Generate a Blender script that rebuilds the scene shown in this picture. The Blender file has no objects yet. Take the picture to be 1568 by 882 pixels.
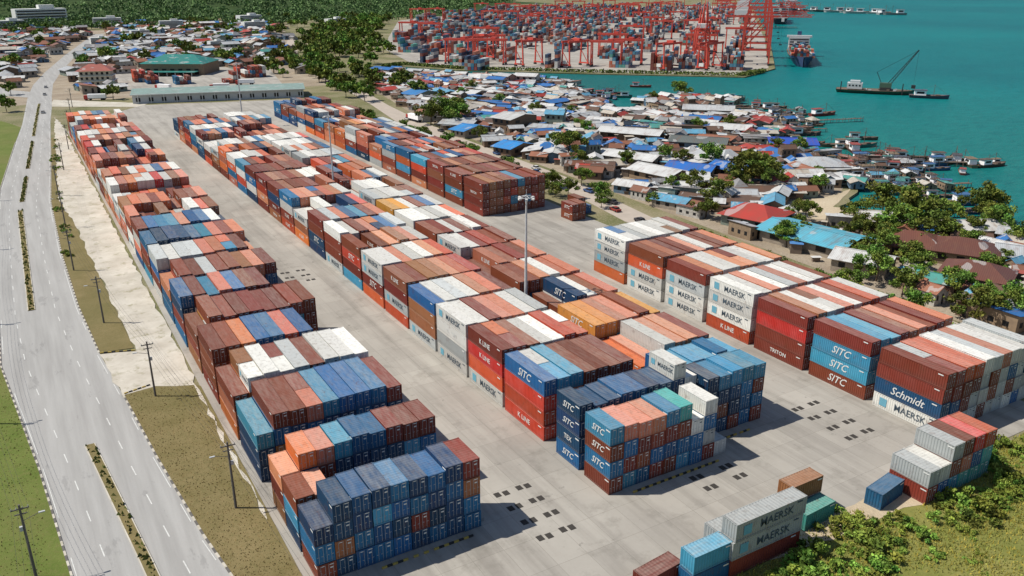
import bpy, math, random
from mathutils import Vector, Matrix
from mathutils.geometry import tessellate_polygon
rnd = random.Random(11)
scene = bpy.context.scene
col = scene.collection

# ------------------------------------------------------------------ helpers
class MB:
    def __init__(s): s.v=[]; s.f=[]; s.m=[]; s.c=[]
    def face(s,pts,mat=0,c=None):
        n=len(s.v); s.v.extend(pts); s.f.append(tuple(range(n,n+len(pts)))); s.m.append(mat); s.c.append(c)
    def box(s,cx,cy,cz,sx,sy,sz,mat=0,rz=0.0,c=None):
        hx,hy,hz=sx/2,sy/2,sz/2; ca,sa=math.cos(rz),math.sin(rz); n=len(s.v)
        for dx,dy,dz in ((-hx,-hy,-hz),(hx,-hy,-hz),(hx,hy,-hz),(-hx,hy,-hz),(-hx,-hy,hz),(hx,-hy,hz),(hx,hy,hz),(-hx,hy,hz)):
            s.v.append((cx+dx*ca-dy*sa, cy+dx*sa+dy*ca, cz+dz))
        for q in ((0,3,2,1),(4,5,6,7),(0,1,5,4),(1,2,6,5),(2,3,7,6),(3,0,4,7)):
            s.f.append(tuple(n+i for i in q)); s.m.append(mat); s.c.append(c)
    def beam(s,p,q,w,mat=0,n=4,w2=None,c=None):
        p=Vector(p); q=Vector(q); d=(q-p)
        if d.length<1e-6: return
        d.normalize(); up=Vector((0,0,1)) if abs(d.z)<.95 else Vector((1,0,0))
        a=d.cross(up).normalized(); b=d.cross(a).normalized(); w2=w if w2 is None else w2
        k=len(s.v)
        for P,W in ((p,w),(q,w2)):
            for i in range(n):
                t=2*math.pi*(i+.5)/n
                s.v.append(tuple(P+(a*math.cos(t)+b*math.sin(t))*W*.5*(1.414 if n==4 else 1)))
        for i in range(n):
            j=(i+1)%n; s.f.append((k+i,k+j,k+n+j,k+n+i)); s.m.append(mat); s.c.append(c)
        s.f.append(tuple(k+i for i in range(n))[::-1]); s.m.append(mat); s.c.append(c)
        s.f.append(tuple(k+n+i for i in range(n))); s.m.append(mat); s.c.append(c)
    def add_mesh(s,me,mtx,mat):
        n=len(s.v)
        for v in me.vertices: s.v.append(tuple(mtx@v.co))
        for p in me.polygons:
            s.f.append(tuple(n+i for i in p.vertices)); s.m.append(mat); s.c.append(None)
    def build(s,name,mats,colors=False,smooth=False):
        me=bpy.data.meshes.new(name); me.from_pydata(s.v,[],s.f)
        for m in mats: me.materials.append(m)
        me.polygons.foreach_set('material_index',s.m)
        if colors:
            at=me.color_attributes.new('tint','FLOAT_COLOR','CORNER'); buf=[]
            for f,c in zip(s.f,s.c):
                c=c or (1,1,1)
                buf.extend((c[0],c[1],c[2],1.0)*len(f))
            at.data.foreach_set('color',buf)
        if smooth: me.polygons.foreach_set('use_smooth',[True]*len(me.polygons))
        me.update(); return me

def obj(name,me,loc=(0,0,0),rz=0.0,sc=(1,1,1),color=None,parent=None):
    o=bpy.data.objects.new(name,me); o.location=loc; o.rotation_euler=(0,0,rz); o.scale=sc
    if color: o.color=(color[0],color[1],color[2],1)
    if parent: o.parent=parent
    col.objects.link(o); return o

def lerp_tab(tab,y):
    if y<=tab[0][0]: return tab[0][1]
    for (a,b),(c,d) in zip(tab,tab[1:]):
        if y<=c:
            t=(y-a)/(c-a); return b+(d-b)*t
    return tab[-1][1]

# ------------------------------------------------------------------ materials
class N:
    def __init__(s,name):
        s.mat=bpy.data.materials.new(name); s.mat.use_nodes=True; s.nt=s.mat.node_tree
        s.b=s.nt.nodes['Principled BSDF']; s.b.inputs['Roughness'].default_value=.8
        s.b.inputs['Specular IOR Level'].default_value=.2
    def n(s,t,**k):
        x=s.nt.nodes.new(t)
        for a,b in k.items(): setattr(x,a,b)
        return x
    def l(s,a,b): s.nt.links.new(a,b)
    def tc(s,kind='Object'):
        return s.n('ShaderNodeTexCoord').outputs[kind]
    def mapping(s,vec,scale=(1,1,1),rot=(0,0,0)):
        m=s.n('ShaderNodeMapping'); s.l(vec,m.inputs[0]); m.inputs['Scale'].default_value=scale; m.inputs['Rotation'].default_value=rot; return m.outputs[0]
    def noise(s,vec,scale,detail=5,rough=.55):
        x=s.n('ShaderNodeTexNoise'); x.inputs['Scale'].default_value=scale; x.inputs['Detail'].default_value=detail; x.inputs['Roughness'].default_value=rough
        s.l(vec,x.inputs['Vector']); return x.outputs['Fac']
    def ramp(s,fac,a,b,ca=(0,0,0,1),cb=(1,1,1,1)):
        r=s.n('ShaderNodeValToRGB'); r.color_ramp.elements[0].position=a; r.color_ramp.elements[1].position=b
        r.color_ramp.elements[0].color=ca if len(ca)==4 else (*ca,1); r.color_ramp.elements[1].color=cb if len(cb)==4 else (*cb,1)
        s.l(fac,r.inputs[0]); return r.outputs[0]
    def mix(s,fac,a,b,mode='MIX'):
        x=s.n('ShaderNodeMix',data_type='RGBA',blend_type=mode)
        for i,val in ((0,fac),(6,a),(7,b)):
            if hasattr(val,'is_linked') or hasattr(val,'links'): s.l(val,x.inputs[i])
            elif isinstance(val,(int,float)): x.inputs[i].default_value=val
            else: x.inputs[i].default_value=(*val[:3],1)
        return x.outputs[2]
    def math(s,op,a,b=0.0,clamp=False,c=None):
        x=s.n('ShaderNodeMath',operation=op,use_clamp=clamp)
        for i,val in ((0,a),(1,b)):
            if isinstance(val,(int,float)): x.inputs[i].default_value=val
            else: s.l(val,x.inputs[i])
        if c is not None: x.inputs[2].default_value=c
        return x.outputs[0]
    def vadd(s,v,f):
        x=s.n('ShaderNodeVectorMath',operation='ADD'); s.l(v,x.inputs[0]); s.l(f,x.inputs[1]); return x.outputs[0]
    def out(s,c): s.l(c,s.b.inputs['Base Color']); return s.mat
    def bump(s,h,strength=.3,dist=.1):
        x=s.n('ShaderNodeBump'); x.inputs['Strength'].default_value=strength; x.inputs['Distance'].default_value=dist
        s.l(h,x.inputs['Height']); s.l(x.outputs[0],s.b.inputs['Normal'])

def plain(name,c,rough=.8,var=.25,scale=2.0,metal=0.0):
    m=N(name); v=m.tc(); f=m.noise(v,scale,4)
    m.b.inputs['Roughness'].default_value=rough; m.b.inputs['Metallic'].default_value=metal
    return m.out(m.mix(f,tuple(x*(1-var) for x in c),tuple(min(1,x*(1+var)) for x in c)))

def paint_mat():
    m=N('container_paint'); oi=m.n('ShaderNodeObjectInfo'); v=m.tc()
    r100=m.math('MULTIPLY',oi.outputs['Random'],137.0); v2=m.vadd(v,r100)
    n1=m.noise(v2,.35,5,.6); n2=m.noise(m.mapping(v2,(1.2,.5,.35)),1.6,6,.65); n3=m.noise(m.mapping(v2,(2.2,.30,1)),1.1,6,.65); n4=m.noise(v2,1.3,6,.7)
    hs=m.n('ShaderNodeHueSaturation'); m.l(oi.outputs['Color'],hs.inputs['Color'])
    m.l(m.math('MULTIPLY_ADD',oi.outputs['Random'],.55,c=.74),hs.inputs['Value'])
    fr=m.math('FRACT',m.math('MULTIPLY',oi.outputs['Random'],17.0)); m.l(m.math('MULTIPLY_ADD',fr,.022,c=.496),hs.inputs['Hue'])
    c=hs.outputs[0]
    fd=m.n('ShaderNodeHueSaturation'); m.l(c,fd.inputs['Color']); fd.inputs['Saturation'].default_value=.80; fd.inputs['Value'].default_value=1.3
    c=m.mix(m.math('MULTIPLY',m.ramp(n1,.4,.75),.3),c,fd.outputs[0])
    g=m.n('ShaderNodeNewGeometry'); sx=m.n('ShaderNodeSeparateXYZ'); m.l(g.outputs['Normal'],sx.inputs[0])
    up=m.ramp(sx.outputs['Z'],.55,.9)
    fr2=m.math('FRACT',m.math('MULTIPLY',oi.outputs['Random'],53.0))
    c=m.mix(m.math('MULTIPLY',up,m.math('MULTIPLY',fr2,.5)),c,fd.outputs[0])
    dust=m.math('MULTIPLY',m.math('MULTIPLY_ADD',m.ramp(n3,.32,.72),.28,c=.04),m.math('MULTIPLY_ADD',fr2,.9,c=.45))
    c=m.mix(m.math('MULTIPLY',up,dust),c,(.50,.46,.39))
    c=m.mix(m.math('MULTIPLY',m.math('MULTIPLY',up,m.ramp(n4,.50,.70)),.34),c,(.10,.075,.055))
    c=m.mix(m.math('MULTIPLY',m.ramp(n2,.57,.75),.6),c,(.14,.055,.028))
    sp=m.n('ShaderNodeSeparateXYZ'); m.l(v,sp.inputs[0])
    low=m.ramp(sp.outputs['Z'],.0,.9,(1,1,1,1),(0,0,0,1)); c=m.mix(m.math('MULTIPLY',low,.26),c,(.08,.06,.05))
    m.b.inputs['Roughness'].default_value=.55
    return m.out(c)

def concrete_mat():
    m=N('concrete_paving'); v=m.tc()
    n1=m.noise(v,.035,5,.6); n2=m.noise(m.mapping(v,(1,.06,1)),.30,6,.65); n3=m.noise(v,1.8,4); n4=m.noise(v,.16,6,.7); n5=m.noise(v,.45,5,.6)
    c=m.mix(m.ramp(n1,.3,.7),(.31,.285,.25),(.44,.41,.36))
    c=m.mix(m.math('MULTIPLY',m.ramp(n2,.46,.68),.6),c,(.19,.172,.15))
    c=m.mix(m.math('MULTIPLY',m.ramp(n4,.54,.70),.55),c,(.17,.155,.13))
    c=m.mix(m.math('MULTIPLY',m.ramp(n5,.66,.72),.5),c,(.09,.085,.075))
    c=m.mix(m.math('MULTIPLY',n3,.22),c,(.50,.47,.42))
    br=m.n('ShaderNodeTexBrick'); m.l(v,br.inputs['Vector']); br.inputs['Scale'].default_value=1.0
    br.inputs['Brick Width'].default_value=4.5; br.inputs['Row Height'].default_value=6; br.inputs['Mortar Size'].default_value=.03; br.offset=0
    br.inputs['Color1'].default_value=(1,1,1,1); br.inputs['Color2'].default_value=(.84,.84,.84,1); br.inputs['Mortar'].default_value=(.6,.6,.58,1)
    c=m.mix(.8,c,br.outputs['Color'],'MULTIPLY')
    m.b.inputs['Roughness'].default_value=.9
    return m.out(c)

def strip_mat():
    m=N('pale_gravel'); v=m.tc(); n1=m.noise(v,.12,6,.65); n3=m.noise(v,1.2,5); n4=m.noise(v,.3,6,.7)
    c=m.mix(m.ramp(n1,.35,.65),(.44,.40,.33),(.62,.58,.50)); c=m.mix(m.math('MULTIPLY',n3,.35),c,(.38,.34,.28))
    c=m.mix(m.math('MULTIPLY',m.ramp(n4,.54,.66),.6),c,(.22,.20,.10))
    return m.out(c)

def road_mat():
    m=N('asphalt_road'); v=m.tc(); n1=m.noise(m.mapping(v,(1,.05,1)),.5,6,.62); n3=m.noise(v,.05,4)
    c=m.mix(m.ramp(n1,.3,.72),(.27,.26,.245),(.42,.41,.39)); c=m.mix(m.math('MULTIPLY',n3,.35),c,(.46,.45,.43))
    v2=m.noise(v,3,3); c=m.mix(m.math('MULTIPLY',v2,.2),c,(.22,.22,.21))
    n5=m.noise(m.mapping(v,(1,.3,1)),.25,5,.7); c=m.mix(m.math('MULTIPLY',m.ramp(n5,.60,.64),.3),c,(.16,.155,.15)); return m.out(c)

def grass_mat(name,a,b,d,s=.15,k=1.0):
    m=N(name); v=m.tc(); n1=m.noise(v,s,6,.65); n2=m.noise(v,1.5,6,.75); n3=m.noise(v,.04,4)
    c=m.mix(m.ramp(n1,.35,.65),a,b); c=m.mix(m.math('MULTIPLY',m.ramp(n2,.48,.70),k),c,d); c=m.mix(m.math('MULTIPLY',m.ramp(n3,.45,.65),.4),c,d)
    m.b.inputs['Roughness'].default_value=.95; m.bump(n2,.5,.3); return m.out(c)

def sea_mat():
    m=N('sea_water'); v=m.tc(); n1=m.noise(v,.0022,5,.6); n2=m.noise(m.mapping(v,(1,1.8,1),(0,0,.7)),.012,6,.65)
    c=m.mix(m.ramp(n1,.35,.65),(.001,.115,.132),(.002,.175,.178)); c=m.mix(m.math('MULTIPLY',m.ramp(n2,.35,.75),.4),c,(.005,.215,.20))
    d=m.n('ShaderNodeVectorMath',operation='DISTANCE'); m.l(v,d.inputs[0]); d.inputs[1].default_value=(290,230,0)
    sh=m.math('SUBTRACT',1.0,m.math('DIVIDE',d.outputs['Value'],300.0),True)
    c=m.mix(m.math('MULTIPLY',sh,.6),c,(.02,.185,.15))
    d2=m.n('ShaderNodeVectorMath',operation='DISTANCE'); m.l(v,d2.inputs[0]); d2.inputs[1].default_value=(330,500,0)
    sh=m.math('SUBTRACT',1.0,m.math('DIVIDE',d2.outputs['Value'],150.0),True); c=m.mix(m.math('MULTIPLY',sh,.7),c,(.02,.10,.085))
    n4=m.noise(m.mapping(v,(1,2.5,1),(0,0,.8)),.10,6,.7); c=m.mix(m.math('MULTIPLY',m.ramp(n4,.42,.68),.5),c,(.001,.075,.085))
    m.b.inputs['Roughness'].default_value=.4; m.b.inputs['IOR'].default_value=1.25; m.b.inputs['Specular IOR Level'].default_value=.2
    n3=m.noise(m.mapping(v,(1,2.2,1),(0,0,.9)),.30,6,.65); m.bump(n3,.8,1.0); return m.out(c)

def roof_mat():
    m=N('corrugated_roof'); oi=m.n('ShaderNodeObjectInfo'); v=m.tc(); v2=m.vadd(v,m.math('MULTIPLY',oi.outputs['Random'],91.0))
    n1=m.noise(v2,.3,5,.6); n2=m.noise(m.mapping(v2,(.3,1.6,1)),.7,6,.7); n3=m.noise(m.mapping(v2,(.5,1.0,1)),.35,2,.5)
    c=m.mix(m.ramp(n1,.3,.7),m.mix(.25,oi.outputs['Color'],(.10,.08,.07)),oi.outputs['Color'])
    c=m.mix(m.math('MULTIPLY',m.ramp(n2,.50,.72),.62),c,(.20,.10,.06))
    c=m.mix(m.math('MULTIPLY',m.ramp(n3,.62,.63),.5),c,(.50,.49,.47))
    w=m.n('ShaderNodeTexWave'); w.bands_direction='Y'; w.inputs['Scale'].default_value=1.1; m.l(v,w.inputs['Vector'])
    c=m.mix(.2,c,w.outputs['Color'],'MULTIPLY'); m.b.inputs['Roughness'].default_value=.5; return m.out(c)

def wall_mat():
    m=N('house_wall'); oi=m.n('ShaderNodeObjectInfo'); r=m.n('ShaderNodeValToRGB'); r.color_ramp.interpolation='CONSTANT'
    e=r.color_ramp.elements; e[0].color=(.34,.29,.23,1); e[1].position=.25; e[1].color=(.18,.12,.08,1)
    for p,c in ((.5,(.48,.46,.42,1)),(.65,(.12,.20,.28,1)),(.73,(.28,.20,.13,1)),(.88,(.20,.25,.21,1))):
        x=e.new(p); x.color=c
    m.l(oi.outputs['Random'],r.inputs[0]); n=m.noise(m.tc(),1.2,5,.6)
    return m.out(m.mix(m.math('MULTIPLY',m.ramp(n,.4,.75),.5),r.outputs[0],(.12,.09,.07)))

def leaf_mat():
    m=N('foliage_leaves'); a=m.n('ShaderNodeAttribute'); a.attribute_name='tint'; oi=m.n('ShaderNodeObjectInfo')
    hs=m.n('ShaderNodeHueSaturation'); m.l(a.outputs['Color'],hs.inputs['Color'])
    m.l(m.math('MULTIPLY_ADD',oi.outputs['Random'],.06,c=.465),hs.inputs['Hue'])
    m.l(m.math('MULTIPLY_ADD',oi.outputs['Random'],.7,c=.8),hs.inputs['Value'])
    m.b.inputs['Roughness'].default_value=.7; return m.out(hs.outputs[0])

def tint_mat(name,rough=.6):
    m=N(name); a=m.n('ShaderNodeAttribute'); a.attribute_name='tint'; n=m.noise(m.tc(),.6,4); m.b.inputs['Roughness'].default_value=rough
    return m.out(m.mix(m.math('MULTIPLY',n,.3),a.outputs['Color'],(.3,.25,.22)))
def ocol_mat(name,rough=.5):
    m=N(name); oi=m.n('ShaderNodeObjectInfo'); n=m.noise(m.tc(),.8,5); m.b.inputs['Roughness'].default_value=rough
    return m.out(m.mix(m.math('MULTIPLY',n,.35),oi.outputs['Color'],(.16,.12,.10)))

M_paint=paint_mat(); M_conc=concrete_mat(); M_strip=strip_mat(); M_road=road_mat(); M_sea=sea_mat(); M_roof=roof_mat(); M_wall=wall_mat(); M_leaf=leaf_mat()
M_bar=plain('galvanised_bar',(.42,.42,.42),.5); M_navy=plain('navy_lettering',(.06,.085,.11)); M_white=plain('white_paint',(.66,.66,.63),.6,.18)
M_star=plain('light_blue_square',(.14,.36,.46)); M_dark=plain('dark_opening',(.02,.02,.022),.4); M_steel=plain('grey_steel',(.48,.49,.49),.5)
M_pole=plain('pole_concrete',(.13,.12,.11),.8); M_bark=plain('bark',(.10,.07,.05)); M_wood=plain('weathered_timber',(.15,.11,.085))
M_yel=plain('worn_yellow_paint',(.42,.31,.08),.8,.4,3); M_blk=plain('black_paint',(.04,.04,.04)); M_craner=plain('crane_red',(.58,.085,.06),.5,.2,.2)
M_gverge=grass_mat('dry_grass',(.17,.135,.055),(.23,.18,.085),(.12,.115,.04),.15,.55)
M_ggreen=grass_mat('green_grass',(.10,.14,.025),(.14,.17,.04),(.18,.16,.06),.15,.6)
M_field=grass_mat('meadow',(.17,.18,.04),(.29,.26,.085),(.12,.145,.03),.09,.7)
M_dirt=grass_mat('sandy_dirt',(.30,.24,.17),(.40,.34,.26),(.16,.12,.09),.06,.8)
M_land=grass_mat('scrub_land',(.09,.11,.03),(.20,.18,.09),(.34,.28,.20),.02)
M_sand=grass_mat('beach_sand',(.47,.38,.26),(.55,.46,.33),(.33,.27,.18),.06,.7)
M_patch=plain('wet_tar_pad',(.05,.045,.04),.8,.3,3)
M_tint=tint_mat('stacked_steel'); M_ocol=ocol_mat('hull_paint'); M_lane=plain('lane_paint',(.58,.58,.55),.7,.35,1.5)
M_hill=grass_mat('hill_forest_floor',(.03,.06,.015),(.05,.085,.02),(.02,.04,.01),.03)

# ------------------------------------------------------------------ ground sheets
def sheet(name,pts,z,mat,skirt=0):
    tri=tessellate_polygon([[Vector((x,y,0)) for x,y in pts]]); b=MB(); b.v=[(x,y,z) for x,y in pts]
    for t in tri:
        a=[b.v[i] for i in t]; ar=(a[1][0]-a[0][0])*(a[2][1]-a[0][1])-(a[2][0]-a[0][0])*(a[1][1]-a[0][1])
        b.f.append(tuple(t) if ar>0 else tuple(t)[::-1]); b.m.append(0); b.c.append(None)
    if skirt:
        n=len(pts)
        for i in range(n):
            j=(i+1)%n; p,q=pts[i],pts[j]
            b.face([(p[0],p[1],z-skirt),(q[0],q[1],z-skirt),(q[0],q[1],z),(p[0],p[1],z)],0)
    return obj(name,b.build(name,[mat]))
def rough_edge(pts,amp,step,seed=1):
    r=random.Random(seed); o=[]
    for (x0,y0),(x1,y1) in zip(pts,pts[1:]+pts[:1]):
        L=math.hypot(x1-x0,y1-y0); n=max(1,int(L/step))
        for i in range(n):
            t=i/n; o.append((x0+(x1-x0)*t+(r.uniform(-amp,amp) if i else 0),y0+(y1-y0)*t+(r.uniform(-amp,amp) if i else 0)))
    return o
coast_near=[(275,60),(246,124),(236,153),(224,172),(250,185),(262,205),(272,226),(268,251),(296,270),(325,296),(345,340),(369,379),(347,400),(318,392),(292,352),(280,356),(298,400),(316,445),(335,500),(290,564),(258,618)]
rr_=random.Random(3); cn=[]
for (x0,y0),(x1,y1) in zip(coast_near,coast_near[1:]):
    n=max(1,int(math.hypot(x1-x0,y1-y0)/7))
    for i in range(n): t=i/n; cn.append((x0+(x1-x0)*t+rr_.uniform(-2,2)*(i>0),y0+(y1-y0)*t+rr_.uniform(-2,2)*(i>0)))
coast=[(300,-500)]+cn+[(258,618),(262,642),(280,652),(306,600),(380,528),(465,452),(528,482),(766,712),(1167,1118),(1573,1531),(5000,5200)]
sheet('ground',[(-9000,-500)]+coast+[(5000,12000),(-9000,12000)],0,M_land,3)
b=MB(); b.face([(-12000,-12000,-.9),(14000,-12000,-.9),(14000,14000,-.9),(-12000,14000,-.9)]); obj('sea',b.build('sea',[M_sea]))
sheet('settlement_ground',[(166,60),(172,200),(176,300),(182,400),(205,520),(235,605),(256,616),(286,564),(330,500),(311,447),(292,402),(275,357),(291,348),(316,388),(343,395),(363,377),(339,341),(319,299),(291,274),(263,252),(266,227),(257,206),(246,188),(222,172.5),(231,153),(241,124),(270,60)],.02,M_dirt)
sheet('beach',rough_edge([(222,172.5),(233,152),(243,124),(238,122),(226,148),(206,165),(196,178),(205,186),(228,182),(247,185.5)],.5,6),.05,M_sand)
sheet('container_yard_paving',[(20.5,30),(50,40),(64,61),(143,61),(147,120),(147,215),(149,440),(150,470),(142,505),(66,524),(48,500),(22,450)],.06,M_conc)
sheet('gravel_strip',rough_edge([(13.2,168),(6.8,170),(8.3,149.2),(14,150),(20,147),(20.4,100),(21,430),(22,455),(20,500),(16,440),(9,310),(11,269),(12,222)],.45,3),.14,M_strip)
Rt=[(30,19),(91,13.5),(101,12.2),(125,10.1),(149,8.5),(171,6.8),(200,5.6),(244,5.3),(307,6.5),(389,11.5),(485,17),(540,21),(590,24),(660,29),(746,40),(900,64),(1200,120)]
Lt=[(30,2),(91,-2.8),(101,-3.6),(130,-5.7),(174,-10),(257,-10),(336,-7.5),(420,-1),(485,4.5),(590,11),(660,17),(746,29),(900,54),(1200,108)]
Mt=[(30,8.5),(96,5.1),(134,1.6),(165,-1.2),(200,-3.6),(298,-2.6),(353,1.2),(571,16.5)]
ys=[30+i*5 for i in range(235)]
sheet('main_road',[(lerp_tab(Lt,y),y) for y in ys]+[(lerp_tab(Rt,y),y) for y in reversed(ys)],.045,M_road)
sheet('branch_road',[(14,590),(14,622),(2,640),(-8,690),(-24,720),(-60,725),(-60,712),(-28,706),(-18,684),(-10,640),(-2,610)],.035,M_road)
sheet('yard_access_road',[(20,545),(64,518),(70,530),(24,575)],.035,M_strip)
sheet('side_road',[(159,60),(167,60),(166,163),(164,193),(172,250),(175,336),(180,400),(186,450),(204,560),(214,705),(262,869),(300,1000),(292,1000),(250,869),(204,705),(194,560),(178,455),(168,400),(165,336),(163,250),(154,193),(158,160)],.05,plain('dusty_road',(.42,.36,.30),.9,.2,.3))
for seg in ((30,134),(203,300),(312,352),(368,430),(445,560)):
    yy=[seg[0]+ (seg[1]-seg[0])*i/24 for i in range(25)]
    b=MB(); w=.62
    for a,c in zip(yy,yy[1:]):
        xa,xc=lerp_tab(Mt,a),lerp_tab(Mt,c)
        b.face([(xa-w,a,.17),(xa+w,a,.17),(xc+w,c,.17),(xc-w,c,.17)],0)
        for s in (-1,1):
            p=[(xa+s*(w+.15),a),(xc+s*(w+.15),c)]
            b.face([(xa+s*w,a,.18),(xc+s*w,c,.18),(p[1][0],p[1][1],.18),(p[0][0],p[0][1],.18)][::-s],1)
            b.face([(p[0][0],p[0][1],.0),(p[1][0],p[1][1],.0),(p[1][0],p[1][1],.18),(p[0][0],p[0][1],.18)],1)
        for k in range(9):
            t=rnd.random(); x=xa+(xc-xa)*t+rnd.uniform(-.6,.6); y=a+(c-a)*t; h=rnd.uniform(.2,.7); r=rnd.uniform(.2,.45)
            an=rnd.random()*3.1; b.face([(x-r*math.cos(an),y-r*math.sin(an),.17),(x+r*math.cos(an),y+r*math.sin(an),.17),(x,y,.17+h)],2)
    obj('road_median',b.build('road_median',[M_gverge,M_strip,M_ggreen]))
b=MB()
for tabA,tabB in ((Lt,Mt),(Mt,Rt)):
    for i in range(60):
        y=40+i*9
        xa=(lerp_tab(tabA,y)+lerp_tab(tabB,y))/2; xb=(lerp_tab(tabA,y+3)+lerp_tab(tabB,y+3))/2
        b.face([(xa-.08,y,.06),(xa+.08,y,.06),(xb+.08,y+3,.06),(xb-.08,y+3,.06)])
for T,s in ((Lt,.5),(Rt,-.5)):
    for i in range(110):
        y=30+i*5; xa=lerp_tab(T,y)+s; xb=lerp_tab(T,y+5)+s
        if rnd.random()<.6: b.face([(xa-.06,y,.06),(xa+.06,y,.06),(xb+.06,y+5,.06),(xb-.06,y+5,.06)])
obj('road_markings',b.build('road_markings',[M_lane]))
sheet('grass_verge',[(lerp_tab(Rt,y),y) for y in range(171,440,6)]+[(20,440),(16,400),(9.6,312),(11,269),(12,222),(13,170)],.12,M_gverge)
sheet('grass_verge',[(lerp_tab(Rt,y),y) for y in range(149,28,-5)]+[(21,30),(21,146),(18,151),(12,150.5)],.12,M_gverge)
sheet('grass_verge',[(-60,30)]+[(lerp_tab(Lt,y),y) for y in range(30,476,5)]+[(-4,500),(-60,520)],.10,M_ggreen)
b=MB()
def kerb(T,y0,y1):
    y=y0;i=0
    while y<y1:
        xa,xb=lerp_tab(T,y),lerp_tab(T,y+1.2); b.box((xa+xb)/2,y+.6,.08,.28,1.16,.17,i%2,math.atan2(-(xb-xa),1.2)); y+=1.2;i+=1
kerb(Rt,40,149); kerb(Rt,171,430); kerb(Lt,60,430)
obj('road_kerb',b.build('road_kerb',[M_strip,M_pole]))
b=MB()
for (x0,y0,x1,y1) in ((6.9,170.6,13,168.4),(8.6,149.6,13.2,151),(30,82.6,43,82.6),(66,79.6,84,79.6),(88.5,84,95,84)):
    n=int(math.hypot(x1-x0,y1-y0)/.7); an=math.atan2(y1-y0,x1-x0)
    for i in range(n):
        if rnd.random()<.12: continue
        t=(i+.5)/n; b.box(x0+(x1-x0)*t,y0+(y1-y0)*t,.2,.66,.22,.26,i%2,an)
obj('striped_barrier',b.build('striped_barrier',[M_yel,M_blk]))
sheet('meadow',rough_edge([(50,-60),(400,-60),(300,10),(165,62),(143,60.3),(64,60.3),(50,39)],.5,3),.09,M_field)
sheet('dirt_track',rough_edge([(70,59),(92,57.5),(104,56.5),(118,56.8),(118,61.5),(66,61.5)],.5,2.5),.12,M_sand)
b=MB()
for x0,x1,ys_ in ((51,54.6,(89,85.4,81.6,77.6)),(107.3,111.3,(85,81.4,77.6,74)),(78,83.8,(78,75)),(52,56,(199,195,191)),(105,109,(178,174,170))):
    for y in ys_:
        for x in (x0,x1):
            b.box(x-.6,y+rnd.uniform(-.1,.1),.075,.9,1.1,.03); b.box(x+.7,y-.1,.075,.9,1.1,.03)
obj('ground_anchor_pads',b.build('ground_anchor_pads',[M_patch]))

# ------------------------------------------------------------------ containers
def textmesh(body,size,shear=0):
    c=bpy.data.curves.new('lettering','FONT'); c.body=body; c.size=size; c.shear=shear; c.align_x='CENTER'; c.align_y='CENTER'; c.offset=.015; c.resolution_u=2
    o=bpy.data.objects.new('lettering_tmp',c); col.objects.link(o); bpy.context.view_layer.update()
    me=bpy.data.meshes.new_from_object(o); bpy.data.objects.remove(o); return me
TX={('M',1):textmesh('MAERSK',1.6),('M',0):textmesh('MAERSK',1.0),('S',1):textmesh('SITC',1.9,.35),('S',0):textmesh('SITC',1.4,.35),('K',1):textmesh('K LINE',1.3),('K',0):textmesh('TEX',1.1),
('T',1):textmesh('TRITON',1.1),('T',0):textmesh('CAI',1.0),('O',1):textmesh('Schmidt',1.9,.3),('O',0):textmesh('Schmidt',1.2,.3)}
W=2.438; H=2.59
def corr(b,p0,du,dn,length,z0,z1,pitch=.42,depth=.055):
    n=int(length/pitch); pitch=length/n; pts=[]
    for i in range(n):
        for f,o in ((0,0),(.32,0),(.5,1),(.82,1)):
            pts.append(((i+f)*pitch,o*depth))
    pts.append((length,0))
    P=[(p0[0]+du[0]*u-dn[0]*d,p0[1]+du[1]*u-dn[1]*d) for u,d in pts]
    for a,c in zip(P,P[1:]): b.face([(a[0],a[1],z0),(c[0],c[1],z0),(c[0],c[1],z1),(a[0],a[1],z1)])
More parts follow.
